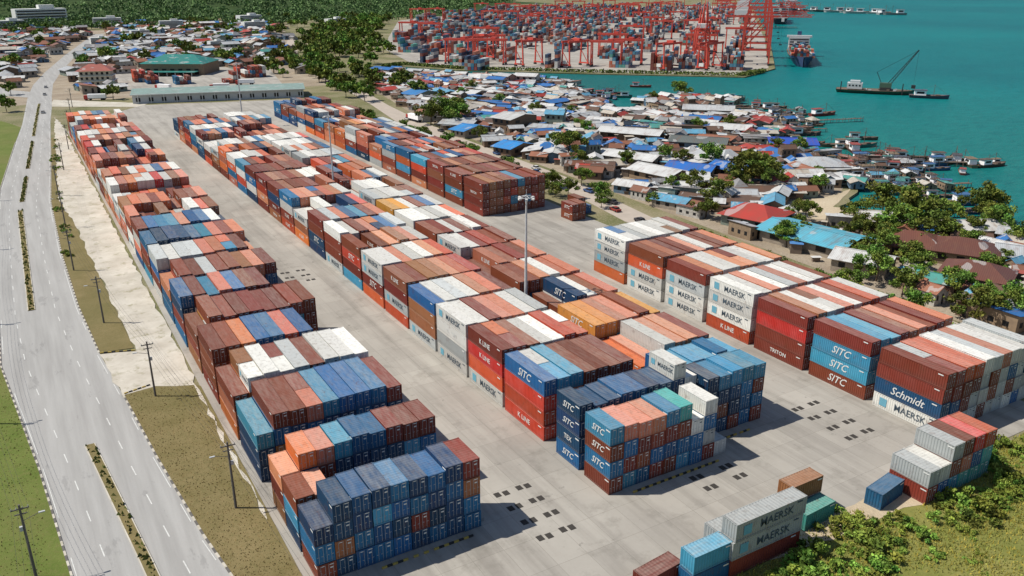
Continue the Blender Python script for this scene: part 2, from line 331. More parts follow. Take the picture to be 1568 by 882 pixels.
def container(L,label):
    b=MB(); hx=W/2; hy=L/2
    for sx in (-1,1):
        for sy in (-1,1):
            b.box(sx*(hx-.08),sy*(hy-.08),H/2,.16,.16,H-.24)
            for z in (.06,H-.06): b.box(sx*(hx-.089),sy*(hy-.089),z,.178,.178,.118,0)
    for sx in (-1,1):
        b.box(sx*(hx-.04),0,.10,.075,L-.33,.16); b.box(sx*(hx-.04),0,H-.07,.075,L-.33,.07)
    for sy in (-1,1):
        b.box(0,sy*(hy-.05),.10,W-.33,.09,.16); b.box(0,sy*(hy-.05),H-.09,W-.33,.09,.11)
    corr(b,(-hx+.03,hy-.16),(0,-1),(-1,0),L-.32,.18,H-.1)
    corr(b,(hx-.03,-hy+.16),(0,1),(1,0),L-.32,.18,H-.1)
    corr(b,(hx-.16,hy-.03),(-1,0),(0,1),W-.32,.18,H-.14)
    n=int((L-.3)/.5); p=(L-.3)/n; z=H-.045
    for i in range(n):
        y=-hy+.15+i*p
        q=[(y,z),(y+p*.35,z),(y+p*.5,z-.03),(y+p*.85,z-.03),(y+p,z)]
        for a,c in zip(q,q[1:]): b.face([(-hx+.075,a[0],a[1]),(hx-.075,a[0],a[1]),(hx-.075,c[0],c[1]),(-hx+.075,c[0],c[1])])
    y=-hy+.06; lm=3 if label=='M' else 2
    for s in (-1,1):
        b.box(s*.53,y,H/2+.02,1.02,.05,H-.42)
        for o in (.22,.80):
            b.beam((s*o,y-.06,.2),(s*o,y-.06,H-.16),.045,1,6)
            b.box(s*o+.12*s,y-.05,1.05,.28,.03,.05,1)
        for zz in (.75,1.5,2.1): b.box(s*.53,y-.03,zz,1.0,.02,.05,0)
    b.box(.62,y-.034,2.30,.55,.012,.12,lm); b.box(.62,y-.034,1.83,.42,.012,.18,lm); b.box(-.5,y-.034,2.30,.4,.012,.10,lm)
    tm=TX.get((label,1 if L>8 else 0))
    if tm:
        for sx in (-1,1):
            if sx<0: R=Matrix(((0,0,-1,-hx-.004),(-1,0,0,0),(0,1,0,H/2),(0,0,0,1)))
            else: R=Matrix(((0,0,1,hx+.004),(1,0,0,0),(0,1,0,H/2),(0,0,0,1)))
            if label=='M': R=R@Matrix.Translation((.9,0,0))
            b.add_mesh(tm,R,lm)
            if label=='M':
                off=L*.34; b.box(sx*hx,(off if sx<0 else -off),H/2,.012,1.35 if L>8 else .9,1.35 if L>8 else .9,4)
    b.box(-hx+.005,-L*.40,H-.45,.012,.9,.18,lm)
    return b.build('shipping_container',[M_paint,M_bar,M_white,M_navy,M_star])
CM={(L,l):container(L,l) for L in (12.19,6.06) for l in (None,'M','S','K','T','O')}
PAL={'r':(.19,.034,.022),'R':(.47,.038,.024),'o':(.56,.10,.032),'s':(.50,.155,.09),'w':(.62,.605,.56),'g':(.42,.44,.43),'b':(.016,.125,.26),'n':(.013,.055,.12),'l':(.045,.25,.37),'t':(.07,.33,.28),'y':(.55,.22,.045),'k':(.27,.095,.045)}
NC=[0]
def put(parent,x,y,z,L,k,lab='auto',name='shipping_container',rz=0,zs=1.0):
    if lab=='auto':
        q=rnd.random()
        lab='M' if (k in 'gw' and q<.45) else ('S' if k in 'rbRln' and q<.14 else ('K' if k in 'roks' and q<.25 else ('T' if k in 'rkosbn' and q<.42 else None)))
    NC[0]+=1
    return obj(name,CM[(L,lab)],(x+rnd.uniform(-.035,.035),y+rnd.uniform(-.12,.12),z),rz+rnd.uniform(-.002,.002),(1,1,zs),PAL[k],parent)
def pick(w): return rnd.choices(list(w.keys()),list(w.values()))[0]
WA=dict(r=5,R=1.2,o=2,s=4,w=3,g=1.5,b=2,n=1.5,l=.8,k=2,y=.4)
WB=dict(r=5,R=1.3,o=2.5,s=4,w=3.5,g=2,b=2,n=1.6,l=.8,k=2,y=.6)
WBL=dict(n=6,b=4,r=1.5,l=.6,k=.6)
def bay(x0,y0,L,tiers,top='',side=None,w=WB,HT=2.62,pitch=2.53):
    e=bpy.data.objects.new('container_stack',None); e.location=(x0,y0,.07); e.empty_display_size=1; col.objects.link(e)
    for i,t in enumerate(tiers):
        z=0.0
        for k in range(t):
            hs=rnd.choice([.975,.975,1.05]) if HT<2.7 else rnd.choice([1.0,1.055,1.055]); zn=z+H*hs+.03
            lab='auto'
            if k==t-1 and i<len(top) and top[i]!='.': kk=top[i]
            else: kk=pick(w)
            if i==0 and side and (t-1-k)<len(side):
                kk,lab=side[t-1-k][0],(side[t-1-k][1] if len(side[t-1-k])>1 else None)
                if k==t-1 and top and top[0]!='.': kk=side[0][0]
            if L==12.19 and i>0 and rnd.random()<.08 and k<t:
                put(e,(i+.5)*pitch,3.03,z,6.06,kk,lab,zs=hs); put(e,(i+.5)*pitch,9.16,z,6.06,pick(w),'auto',zs=hs)
            else: put(e,(i+.5)*pitch,L/2,z,L,kk,lab,zs=hs)
            z=zn
F,T=12.19,6.06
bay(22.2,84,T,[3,4,4,4,4,4,4,4,4],'nnbnbnbnr',['n','b','r'],WBL)
bay(22.2,91,T,[3,3,0,0,0,0,0,0,0],'os',['r','l','n'],WA)
bay(22.2,97.4,T,[3,4,4,4,4,4,4,4,4],'soslbbrrr',['s','r','k'],WBL)
bay(22.2,109.5,F,[3,4,4,4,4,4,4,4,4],'lrrslbbbr',['l','n','n'],WBL)
bay(22.2,123.4,F,[3,4,4,4,4,4,4,4,4],'rwwwgrwww',['r','s','o'],WA)
bay(22.2,137.2,F,[4,4,4,4,4,4,4,1,0],'rrobbRbb',['r','r','r'],WA)
bay(22.2,151.0,F,[3,4,4,4,4,4,4,4,4],'rrrrrrrrr',['r','r','k'],WA)
bay(22.2,164.8,F,[4,4,4,4,4,4,4,0,0],'brlsbrr',['b','n','r'],WA)
bay(22.2,178.6,F,[3,4,4,4,4,4,4,4,4],'srrgrrksr',['s','b','b'],WA)
bay(22.2,192.4,F,[4,4,4,4,4,4,4,4,3],'wwggsslrs',['g','b','r'],WA)
bay(22.2,206.2,F,[4,4,4,4,4,4,4,4,4],'snnnblsrs',['b','r','r'],WA)
bay(22.2,220.0,F,[4,4,4,4,4,4,4,4,3],'rbllsbbwn',None,WA)
y=233.8; WF=dict(s=5,w=3.5,r=4,o=2.5,R=1.2,g=1.4,k=1.5,b=.8,n=.7,l=.6)
while y<432:
    t=rnd.choice([4,4,4,3]); bay(22.2,y,F,[t if rnd.random()<.85 else max(2,t-1) for i in range(9)],'',None,WF if y>246 else WA); y+=13.8
bay(64,81,T,[4,4,4,4,4,4,3,4,1],'lsssltwwg',[('l','S'),('r','S'),('b','S'),('r',None)],dict(r=3,b=3,l=1,k=1,g=1))
bay(64,88.5,T,[4,4,4,4,4,4,4,5,4],'nnnbbnnww',[('n','S'),('n','S'),('n','K'),('b','S')],WBL)
bay(64,98.2,F,[4]*7,'lllrrrr',[('b','S'),('R',),('R',),('R','K')],WB)
bay(64,111.3,F,[4]*7,'rrrwwRR',[('r','K'),('R','K'),('o',),('w','M')],WB)
bay(64,124.5,F,[4]*7,'wwrsswg',[('w','M'),('w','T'),('g',),('w','M')],WB)
bay(64,137.7,F,[4]*7,'nwgwssr',[('b',),('k',),('k',),('g','M')],WB)
bay(64,150.9,F,[4]*7,'rrkksoR',[('k','K'),('r',),('g','M'),('o',)],WB)
bay(64,164.1,F,[4]*7,'wwswwsR',[('w','M'),('g','M'),('r','S'),('o',)],WB)
y=177.3
while y<410:
    t=rnd.choice([4,4,4,4,3])
    bay(64,y,F,[t if rnd.random()<.9 else t-1 for i in range(7)],rnd.choice(['','','','wwww','rrrrrr','.ss.s','rkrr']),None,WB if y<330 else dict(r=4,b=3,n=2,s=2,R=1,w=2,l=1)); y+=13.2
xc=84.2
bay(xc,86,T,[0,4,4,4,4,4],'..lllll',None,WBL); bay(xc,92.3,T,[4,4,4,4,4,4],'llllbl',[('b','S'),('n',),('b','S'),('r',)],WBL)
bay(xc,99.4,F,[3,3,4,4,4,4],'oswssr',[('o','K'),('w',),('r',)],WB)
bay(xc,112.6,F,[4,4,4,4,4,4],'yyssry',[('y','S'),('r',),('r',)],WB)
bay(xc,125.8,F,[2,3,4,4,4,4],'rrnwks',[('r',),('r',)],WB)
bay(xc,139,F,[4,4,4,4,4,4],'srswss',[('r',),('k',),('r',)],WB)
bay(xc,152.2,F,[3,4,4,4,4,4],'rsrrrs',[('r','K'),('r',),('r',)],WB)
bay(xc,165.4,F,[4,4,4,4,4,4],'wwrRrr',[('w','M'),('w',),('r',)],WB)
bay(xc,178.6,F,[4,4,4,4,4,4],'rrwrwr',[('r',),('r',),('g',)],WB)
y=191.8
while y<398:
    t=rnd.choice([4,4,3,4]); bay(xc,y,F,[t if rnd.random()<.88 else t-1 for i in range(6)],rnd.choice(['','wwwww','gwwwg','','rsrs']),None,WB); y+=13.2
HD=2.74
bay(119.6,67.3,F,[4]*10,'rrRRwgswwg',[('r',),('r',),('n','O'),('w','M')],dict(g=5,w=3,r=1.5,b=.7),HD)
bay(119.6,81.2,F,[4]*9,'rllrksrrs',[('r',),('l','S'),('l','S'),('r','S')],WB,HD)
bay(119.6,94.9,F,[4]*9,'sswwswrRw',[('r',),('R',),('r',),('r','T')],WB,HD)
bay(119.6,108.5,F,[4]*9,'wwswgswwr',[('w','M'),('w','M'),('w','M'),('R','K')],WB,HD)
bay(119.6,122.1,F,[4]*9,'rswwsswws',[('r',),('g','M'),('w','M'),('w','M')],WB,HD)
bay(119.6,135.7,F,[4]*9,'rkrrswrrs',[('r',),('o','K'),('w','M'),('w','M')],WB,HD)
bay(119.6,149.3,F,[4]*9,'wwgwwwkwr',[('w','M'),('w','M'),('g','M'),('o',)],WB,HD)
bay(119.6,219.5,F,[4]*9,'rkrkrlrrr',[('r',),('r','T'),('r',),('r',)],dict(r=5,k=3,l=1,b=1,R=1))
bay(119.6,233,F,[4]*9,'rrkrrrkrr',[('r','K'),('r',),('l','S'),('r',)],dict(r=5,k=3,l=1,b=1))
bay(119.6,246.5,F,[4]*9,'rrsrrkkrr',None,dict(r=5,k=3,l=1,b=1))
y=260
while y<435:
    t=rnd.choice([4,4,4,3]); bay(119.6,y,F,[t if rnd.random()<.9 else t-1 for i in range(9)],'',None,WB if y<400 else dict(b=3,n=2,r=3,k=1)); y+=13.4
bay(140.2,201,T,[2,2],'rr',[('r','S'),('r','S')],dict(r=1))
bay(146,206,T,[2,1],'rb',None,dict(r=1,b=1))
e=bpy.data.objects.new('container_stack',None); e.location=(103.3,56.3,.1); col.objects.link(e)
for i,(cs) in enumerate(('rg','bw','lrg','tsr','tbR','ttR')):
    for k,kk in enumerate(cs): put(e,(i-.5)*2.5,3.2,k*2.62,T,kk,None)
e2=bpy.data.objects.new('container_stack',None); e2.location=(72.2,60.2,.1); col.objects.link(e2)
put(e2,0,0,0,F,'r',None,rz=math.pi/2); put(e2,0,0,2.62,F,'g','M',rz=math.pi/2); put(e2,.3,0,5.24,F,'g','M',rz=math.pi/2)
put(e2,-.3,2.6,0,F,'w','M',rz=math.pi/2); put(e2,0,2.6,2.62,F,'g',None,rz=math.pi/2)
put(None,63.2,60.5,.1,T,'b',None,rz=math.pi/2); put(None,63.4,60.5,2.72,T,'l',None,rz=math.pi/2); put(None,58,63,.1,T,'r',None,rz=math.pi/2+.1)
put(None,84.4,62.2,.1,T,'t',None,rz=math.pi/2+.05); put(None,84.6,64.9,.1,T,'g',None,rz=math.pi/2); put(None,84.6,64.9,2.72,T,'k',None,rz=math.pi/2)
put(None,97,60.2,.1,T,'b',None,rz=math.pi/2+.15)

# ------------------------------------------------------------------ street furniture
def mast():
    b=MB(); b.beam((0,0,0),(0,0,30),.75,0,10,.34); b.box(0,0,.2,1.2,1.2,.4,1); b.box(0,0,.9,.5,.7,1.0,1)
    for i in range(12):
        a=2*math.pi*i/12; a2=2*math.pi*(i+1)/12
        b.beam((1.2*math.cos(a),1.2*math.sin(a),29.6),(1.2*math.cos(a2),1.2*math.sin(a2),29.6),.12,0)
        if i%3==0: b.beam((0,0,29.9),(1.2*math.cos(a),1.2*math.sin(a),29.6),.1,0)
        if i%2==0: b.box(1.45*math.cos(a),1.45*math.sin(a),29.4,.6,.45,.35,2,a)
    b.beam((0,0,30),(0,0,31.2),.06,0)
    return b.build('light_mast',[M_steel,M_strip,M_white])
mm=mast()
for x,y in ((82.95,134.5),(82.95,249),(98,425)): obj('high_mast_light',mm,(x,y,.05))
def upole():
    b=MB(); b.beam((0,0,0),(0,0,10.6),.40,0,8,.26)
    b.box(0,0,10.0,2.0,.14,.14,0); b.box(0,0,9.3,1.4,.12,.12,0)
    for dx in (-.9,-.3,.35,.9): b.beam((dx,0,10.06),(dx,0,10.3),.1,1,6)
    b.beam((0,0,8.3),(-1.9,0,8.9),.08,0,6); b.box(-2.15,0,8.9,.7,.25,.12,1)
    b.box(.3,0,7.3,.35,.3,.6,1)
    return b.build('utility_pole',[M_pole,M_steel])
um=upole(); pp=[(20,60),(17.4,105),(13.3,146),(9.4,187),(6.9,228),(8.3,272),(9.4,315),(14,358),(19,402),(23,446),(27,490),(31,535)]
for x,y in pp: obj('utility_pole',um,(x,y,.05),rnd.uniform(-.1,.1))
pl=[(-6.5,60),(-7.4,103),(-12.5,150),(-14,200),(-13.5,260),(-12,320)]
for x,y in pl: obj('utility_pole',um,(x,y,.05),rnd.uniform(-.1,.1)+math.pi)
b=MB()
for P in (pp,pl):
    for (x0,y0),(x1,y1) in zip(P,P[1:]):
        for dx in (-.9,-.3,.35,.9):
            prev=None
            for i in range(9):
                t=i/8; z=10.35-4*t*(1-t)*1.0; p=(x0+(x1-x0)*t+dx,y0+(y1-y0)*t,z)
                if prev: b.beam(prev,p,.03,0,3)
                prev=p
obj('power_line',b.build('power_line',[M_blk]))

# ------------------------------------------------------------------ houses
def house(kind,seed):
    r=random.Random(seed); b=MB(); w,d,h=7.,9.,2.6; rh=1.05
    if kind=='two': h=5.2
    b.box(0,0,h/2,w,d,h,1)
    def gable(cx,cy,w,d,h,rh,o=.6,m=0):
        X=w/2+o; Y=d/2+o; e=h-o*rh/(w/2)
        t=.08
        for s in (-1,1):
            q=[(cx,cy-Y,h+rh),(cx,cy+Y,h+rh),(cx+s*X,cy+Y,e),(cx+s*X,cy-Y,e)]
            q2=[(p[0],p[1],p[2]+t) for p in q]
            b.face(q2 if s<0 else q2[::-1],m); b.face(q,m)
            b.face([q[3],q[2],q2[2],q2[3]],m); b.face([q[0],q[3],q2[3],q2[0]],m); b.face([q[1],q[2],q2[2],q2[1]],m)
            b.face([(cx-w/2,cy+s*d/2,h),(cx+w/2,cy+s*d/2,h),(cx,cy+s*d/2,h+rh)],1)
        b.box(cx,cy,h+rh+.1,.35,2*Y,.06,m)
    if kind in('gable','annex','two'): gable(0,0,w,d,h,rh)
    if kind=='annex':
        b.box(w/2+1.5,-.6,1.0,2.9,d*.7,2.0,1); X0,X1=w/2-.1,w/2+3.3
        q=[(X0,-d*.35-.9,2.4),(X1,-d*.35-.9,2.05),(X1,d*.35-.1,2.05),(X0,d*.35-.1,2.4)]
        b.face(q,0); b.face([(p[0],p[1],p[2]-.07) for p in q],0)
    if kind=='lean':
        q=[(-w/2-.5,-d/2-.5,h+1.1),(w/2+.5,-d/2-.5,h+.05),(w/2+.5,d/2+.5,h+.05),(-w/2-.5,d/2+.5,h+1.1)]
        b.face(q,0); b.face([(p[0],p[1],p[2]-.08) for p in q],0)
        b.face([(-w/2,-d/2,h),(w/2,-d/2,h),(-w/2,-d/2,h+1)],1); b.face([(-w/2,d/2,h),(w/2,d/2,h),(-w/2,d/2,h+1)],1); b.face([(-w/2,-d/2,h),(-w/2,d/2,h),(-w/2,d/2,h+1),(-w/2,-d/2,h+1)],1)
        b.box(.8,1.0,h+.62,2.4,2.2,.06,0,.1)
    if kind=='hip':
        X,Y,rr=w/2+.6,d/2+.6,d/2-w/2+.3; z0,z1=h,h+2.0
        A,B_,C,D_=(-X,-Y,z0),(X,-Y,z0),(X,Y,z0),(-X,Y,z0); E,G=(0,-rr,z1),(0,rr,z1)
        for q in ((A,B_,E),(B_,C,G,E),(C,D_,G),(D_,A,E,G)): b.face(list(q),0)
        b.box(0,0,h-.04,2*X,2*Y,.08,0)
    if kind=='cross':
        gable(0,0,w,d,h,rh); gable(w*.45,d*.55,w*.6,d*.6,h*.8,.9); b.box(w*.45,d*.55,h*.4,w*.6-.02,d*.6,h*.8,1)
    for s in (-1,1):
        for k in range(1 if kind!='two' else 2):
            z=1.5+k*2.5
            for yy in (-2.6,.1,2.7): b.box(s*w/2,yy,z,.06,1.1,1.0,2)
            b.box(-1.8,s*d/2,z,1.1,.06,1.0,2)
        b.box(1.4,s*d/2,1.05,1.0,.07,2.1,2)
    return b.build('house',[M_roof,M_wall,M_dark])
HM=[house(k,i) for i,k in enumerate(('gable','annex','two','lean','hip','cross','gable','annex'))]
HW=[5,4,.7,5,1.2,4,4,3]
def hpick(): return rnd.choices(HM,HW)[0]
RC=[((.68,.68,.66),8),((.48,.50,.51),6),((.28,.28,.28),2.6),((.24,.105,.065),3.6),((.36,.15,.09),2.6),((.03,.17,.46),2.8),((.13,.38,.55),2.3),((.08,.34,.30),.9),((.44,.055,.04),1.6),((.54,.49,.41),3),((.14,.085,.06),2)]
def rcol(): return rnd.choices([c for c,_ in RC],[w for _,w in RC])[0]
def inside(p,poly):
    x,y=p; c=False; n=len(poly)
    for i in range(n):
        x1,y1=poly[i]; x2,y2=poly[(i+1)%n]
        if (y1>y)!=(y2>y) and x<(x2-x1)*(y-y1)/(y2-y1)+x1: c=not c
    return c
SP=[(184,148,24,15,1.0,'gable',(.12,.45,.58),.15,'workshop_building'),(186,171,15,15,1,'hip',(.46,.06,.045),.3,'red_roof_house'),(284,246,18,14,1,'gable',(.03,.10,.52),.9,'blue_roof_house'),(213,229,16,11,1,'gable',(.03,.16,.52),.5,'blue_roof_house'),(226,222,13,11,1,'gable',(.03,.18,.55),.2,'blue_roof_house'),
 (178,299,10,14,1,'gable',(.04,.28,.66),.3,'blue_roof_house'),(207,256,20,10,1,'gable',(.68,.68,.66),.4,'long_tin_house'),(241,300,26,12,1.1,'gable',(.66,.66,.64),.6,'fish_market_hall'),(199,231,18,12,1,'gable',(.66,.66,.64),.2,'long_tin_house'),
 (207,119,15,12,1,'hip',(.15,.06,.045),.5,'brown_roof_house'),(192,106,14,11,1,'hip',(.16,.065,.05),.4,'brown_roof_house'),(206,345,12,18,1,'two',(.6,.6,.58),.3,'white_townhouse'),(201,130,14,12,1,'hip',(.18,.07,.05),.7,'brown_roof_house'),(252,268,22,12,1,'gable',(.14,.16,.15),.7,'long_tin_house'),
 (320,335,24,14,1,'gable',(.52,.53,.53),.8,'fish_market_hall'),(230,130,13,10,1,'gable',(.66,.64,.6),1.1,'tin_roof_house'),(182,345,9,16,1,'gable',(.04,.26,.6),.3,'blue_roof_house'),(214,470,12,18,1,'gable',(.05,.24,.55),.4,'blue_roof_house'),(241,455,14,18,1,'gable',(.68,.68,.66),.5,'long_tin_house'),(178,127,13,10,1,'gable',(.66,.66,.64),.4,'tin_roof_house'),(214,150,12,10,1,'gable',(.66,.64,.6),.9,'tin_roof_house')]
KI={'gable':0,'annex':1,'two':2,'lean':3,'hip':4,'cross':5}
for x,y,l,w,h,k,c,a,nm in SP: obj(nm,HM[KI[k]],(x,y,.0),a,(w/7,l/9,1.35),c)
TREES=[(178,379,12),(191,380,14),(186,370,11),(190,276,12),(169,237,6),(227,235,9),(219,207,12),(221,200,11),(213,205,9),(349,391,9),(227,158,10),(223,147,11),(217,136,10),(229,140,9),(174,120,8),(190,122,7),(249,140,11),(170,110,7),(169,92,8),(178,89,8),(215,130,8),(198,516,8),(194,195,7),(173,203,5),(177,183,6),(233,187,6),(210,155,7),(204,171,5),(190,131,7),(230,117,8),(236,128,8),(160,100,6),(161,118,6),(186,262,7),(200,300,6),(232,330,6),(180,330,6),(206,420,6),(280,300,6),(197,210,7),(176,150,5),(212,142,8),(240,133,8)]
setpoly=[(170,70),(175,200),(178,300),(184,400),(208,520),(238,600),(256,612),(288,560),(330,500),(312,447),(294,402),(277,358),(294,346),(320,386),(346,394),(364,378),(340,341),(320,297),(300,280),(278,258),(280,230),(262,206),(246,188),(208,184),(200,172),(224,148),(238,122),(250,70)]
nh=0
for iy in range(92):
    for ix in range(38):
        x=160+ix*6.3+(iy%2)*3+rnd.uniform(-2,2); y=70+iy*6.2+rnd.uniform(-2,2)
        if not inside((x,y),setpoly): continue
        if any((x-t[0])**2+(y-t[1])**2<(t[2]*.30)**2 for t in TREES): continue
        if any((x-s[0])**2+(y-s[1])**2<(max(s[2],s[3])*.6+2.5)**2 for s in SP): continue
        if rnd.random()<.09: continue
        big=rnd.random()<.12; k=rnd.uniform(1.3,1.9) if big else rnd.uniform(.45,1.0)
        a=.6+.5*math.sin(x*.02+y*.013)+rnd.choice([0,0,math.pi/2])+rnd.uniform(-.35,.35)
        obj('tin_roof_house',hpick(),(x,y,.02),a,(k*rnd.uniform(.8,1.1),k*rnd.uniform(.8,1.35),rnd.uniform(.75,1.3)),rcol()); nh+=1
b=MB(); SC=[(.64,.63,.60),(.64,.63,.60),(.45,.45,.45),(.22,.11,.07),(.12,.08,.06),(.04,.2,.48),(.5,.44,.35),(.12,.38,.52),(.35,.06,.04),(.03,.03,.03)]
for i in range(2400):
    x=rnd.uniform(172,366); y=rnd.uniform(85,600)
    if not inside((x,y),setpoly): continue
    a=rnd.uniform(0,3.1); sx,sy,h=rnd.uniform(.8,3.6),rnd.uniform(.8,3),rnd.uniform(.6,2.9); c=rnd.choice(SC); ca_,sa_=math.cos(a),math.sin(a)
    b.box(x,y,h/2,sx,sy,h,0,a,(.15,.11,.08)); tl=rnd.uniform(-.3,.5); o=.35
    q=[(-sx/2-o,-sy/2-o,h+.05),(sx/2+o,-sy/2-o,h+.05),(sx/2+o,sy/2+o,h+.05+max(0,tl)),(-sx/2-o,sy/2+o,h+.05+max(0,tl))]
    b.face([(x+p[0]*ca_-p[1]*sa_,y+p[0]*sa_+p[1]*ca_,p[2]) for p in q],0,c)
obj('village_sheds',b.build('village_sheds',[M_tint],colors=True))
nt_=0
for iy in range(56):
    for ix in range(34):
        x=-60+ix*13+rnd.uniform(-4,4); y=600+iy*14+rnd.uniform(-4,4)
        if x>lerp_tab([(600,150),(800,220),(1000,270),(1400,380)],y) and rnd.random()<.75: continue
        if x>lerp_tab([(600,190),(800,235),(1000,300),(1400,420)],y): continue
        if abs(x-lerp_tab(Rt,y)+6)<13 or (y<700 and 62<x<190) or (36<x<76 and 620<y<660) or (88<x<150 and 655<y<725): continue
        if x<18 and 590<y<650: continue
        if x<-2 and 640<y<735 and x>-34: continue
        if y>1150 and rnd.random()<.35: continue
        if rnd.random()<.22: continue
        s=rnd.uniform(.8,1.7)
        obj('town_house',hpick(),(x,y,0),rnd.choice([0.1,1.67])+rnd.uniform(-.3,.3),(s*rnd.uniform(.8,1.2),s*rnd.uniform(.8,1.3),rnd.uniform(1.1,1.9)),rcol()); nt_+=1
b=MB(); b.box(0,0,2.6,96,27,5.2,1)
for s in (-1,1):
    q=[(-49,0,7.0),(49,0,7.0),(49,s*14.6,5.1),(-49,s*14.6,5.1)]; b.face(q,0); b.box(0,s*14.6,5.0,98,.3,.5,3)
    b.face([(s*48,-13.5,5.2),(s*48,13.5,5.2),(s*48,0,6.9)],1)
for i in range(14): b.box(-45+i*7,-13.55,2.2,2.4,.1,2.2,2); b.box(-45+i*7,-13.9,2.6,.4,.6,5.0,3)
obj('long_warehouse',b.build('long_warehouse',[M_roof,M_steel,M_dark,M_white]),(112,534,0),-.24,color=(.28,.40,.36))
b=MB(); b.box(0,0,4,46,34,8,1); A=[(-24,-18,8),(24,-18,8),(24,18,8),(-24,18,8)]; E,G=(-11,0,13.5),(11,0,13.5)
for q in ((A[0],A[1],G,E),(A[1],A[2],G),(A[2],A[3],E,G),(A[3],A[0],E)): b.face(list(q),0)
b.box(0,-23,3,40,10,.3,0)
for i in range(7): b.box(-18+i*6,-17.05,2.5,3,.1,4,2); b.beam((-18+i*6,-27.5,0),(-18+i*6,-27.5,3),.3,3)
obj('green_roof_hall',b.build('green_roof_hall',[M_roof,M_wall,M_dark,M_white]),(118,690,0),-.55,color=(.02,.24,.21))
b=MB()
for k in range(3):
    b.box(0,0,1.6+k*3.2,22-k*1.5,15-k*1.5,3.2,1); b.box(0,0,3.2+k*3.2,23.5-k*1.5,16.5-k*1.5,.25,3)
    for i in range(6):
        for s in (-1,1): b.box(-8+i*3.2,s*(7.5-k*.75+.01),1.7+k*3.2,1.5,.1,1.6,2)
X,Y,z=11.5,8,9.7
b.face([(-X,-Y,z),(X,-Y,z),(4,0,z+4),(-4,0,z+4)],0); b.face([(X,-Y,z),(X,Y,z),(4,0,z+4)],0); b.face([(X,Y,z),(-X,Y,z),(-4,0,z+4),(4,0,z+4)],0); b.face([(-X,Y,z),(-X,-Y,z),(-4,0,z+4)],0)
b.beam((0,0,z+3.9),(0,0,z+6),.5,3)
obj('red_hip_roof_office',b.build('red_hip_roof_office',[M_roof,plain('cream_wall',(.55,.50,.38)),M_dark,M_white]),(55,640,0),-.3,color=(.42,.13,.10))
b=MB(); b.box(0,0,11,60,20,22,1)
for k in range(6):
    b.box(0,-10.1,3.4*k+2.2,57,.1,1.5,2); b.box(0,-10.6,3.4*k+.5,61,1.4,.3,3)
b.box(8,0,24,18,12,5,1)
am=b.build('white_apartment_block',[M_roof,M_white,M_dark,M_white])
for x,y,r,s in ((62,1420,.2,1.1),(20,1330,.5,.6),(140,1340,-.2,.6),(95,1010,.1,.3),(190,900,.4,.28),(15,860,0,.3),(230,1050,.3,.3),(150,1120,.2,.35),(300,1180,.2,.5),(210,1260,-.1,.5),(-10,1120,.1,.5),(420,1200,.3,.5),(330,1320,.3,.6)): obj('white_apartment_block',am,(x,y,0),r,(s,s,max(.35,s)),color=(.5,.5,.5))
for x,y,n in ((78,640,4),(84,625,3),(150,628,6),(100,612,4),(150,650,5),(130,600,4)):
    bay(x,y,F,[rnd.choice([1,2,3]) for i in range(n)],'',None,dict(r=4,R=2,w=1,b=1))
sheet('depot_paving',[(66,600),(160,565),(182,680),(150,720),(70,735)],.05,M_conc)
sheet('town_ground',rough_edge([(-80,560),(12,560),(60,560),(190,560),(240,800),(330,1150),(380,1280),(-80,1280)],6,25),.02,M_dirt)

# ------------------------------------------------------------------ trees
def leafquad(b,p,s,c,r):
    a=Vector((r.gauss(0,1),r.gauss(0,1),r.gauss(0,.7))).normalized(); u=a.cross(Vector((r.gauss(0,1),r.gauss(0,1),r.gauss(0,1)))).normalized(); v=a.cross(u)
    u*=s; v*=s*.75
    b.face([tuple(p-u),tuple(p-v),tuple(p+u),tuple(p+v)],1,c)
def tree(seed,h,cr,nl,ls=.36,bush=False,dark=1.0):
    r=random.Random(seed); b=MB(); tips=[]
    if not bush:
        th=h*.38; bx,by=r.uniform(-.4,.4),r.uniform(-.4,.4)
        b.beam((0,0,-.2),(bx,by,th),.09*h*.55,0,7,.09*h*.36,(1,1,1))
        for i in range(8):
            a=i*2.4+r.uniform(-.5,.5); rr=cr*r.uniform(.35,1.0); z=h*r.uniform(.45,.92); p=(bx+rr*math.cos(a),by+rr*math.sin(a),z)
            mid=(bx+rr*.45*math.cos(a+.2),by+rr*.45*math.sin(a+.2),th+(z-th)*.6)
            b.beam((bx,by,th*.95),mid,.03*h*.55,0,5,.02*h*.5); b.beam(mid,p,.02*h*.5,0,4,.03); tips.append(p)
        tips.append((bx,by,h*.93)); tips.append((bx,by,h*.72))
    n=22 if not bush else 10
    cl=[Vector(t) for t in tips]; ox,oy=r.uniform(-.25,.25)*cr,r.uniform(-.25,.25)*cr
    while len(cl)<n:
        a=r.uniform(0,6.28); q=math.sqrt(r.random()); ph=r.random(); ell=1+.3*math.cos(2*a+seed)
        cl.append(Vector((ox+cr*q*ell*math.cos(a),oy+cr*q*ell*math.sin(a),(h*.42+h*.55*ph*(1.15-.6*q)) if not bush else h*.15+h*.6*ph*(1.1-.7*q))))
    for c in cl:
        R=cr*r.uniform(.16,.40); t=r.uniform(.7,1.6); g=r.uniform(-.015,.03)
        for k in range(nl//n):
            d=Vector((r.gauss(0,1),r.gauss(0,1),r.gauss(0,1))).normalized()*(R*r.uniform(.5,1.15)); d.z*=.72
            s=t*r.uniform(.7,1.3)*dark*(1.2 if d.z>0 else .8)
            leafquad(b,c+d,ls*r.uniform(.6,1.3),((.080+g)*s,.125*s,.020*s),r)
    return b.build('tree',[M_bark,M_leaf],colors=True)
TM=[tree(i,10,4.3+.5*(i%3),2800,.34) for i in range(6)]
BM=[tree(20+i,2.2,1.7,900,.15,True,1.4) for i in range(4)]
TM2=[tree(40+i,10,4.6,420,.95) for i in range(4)]
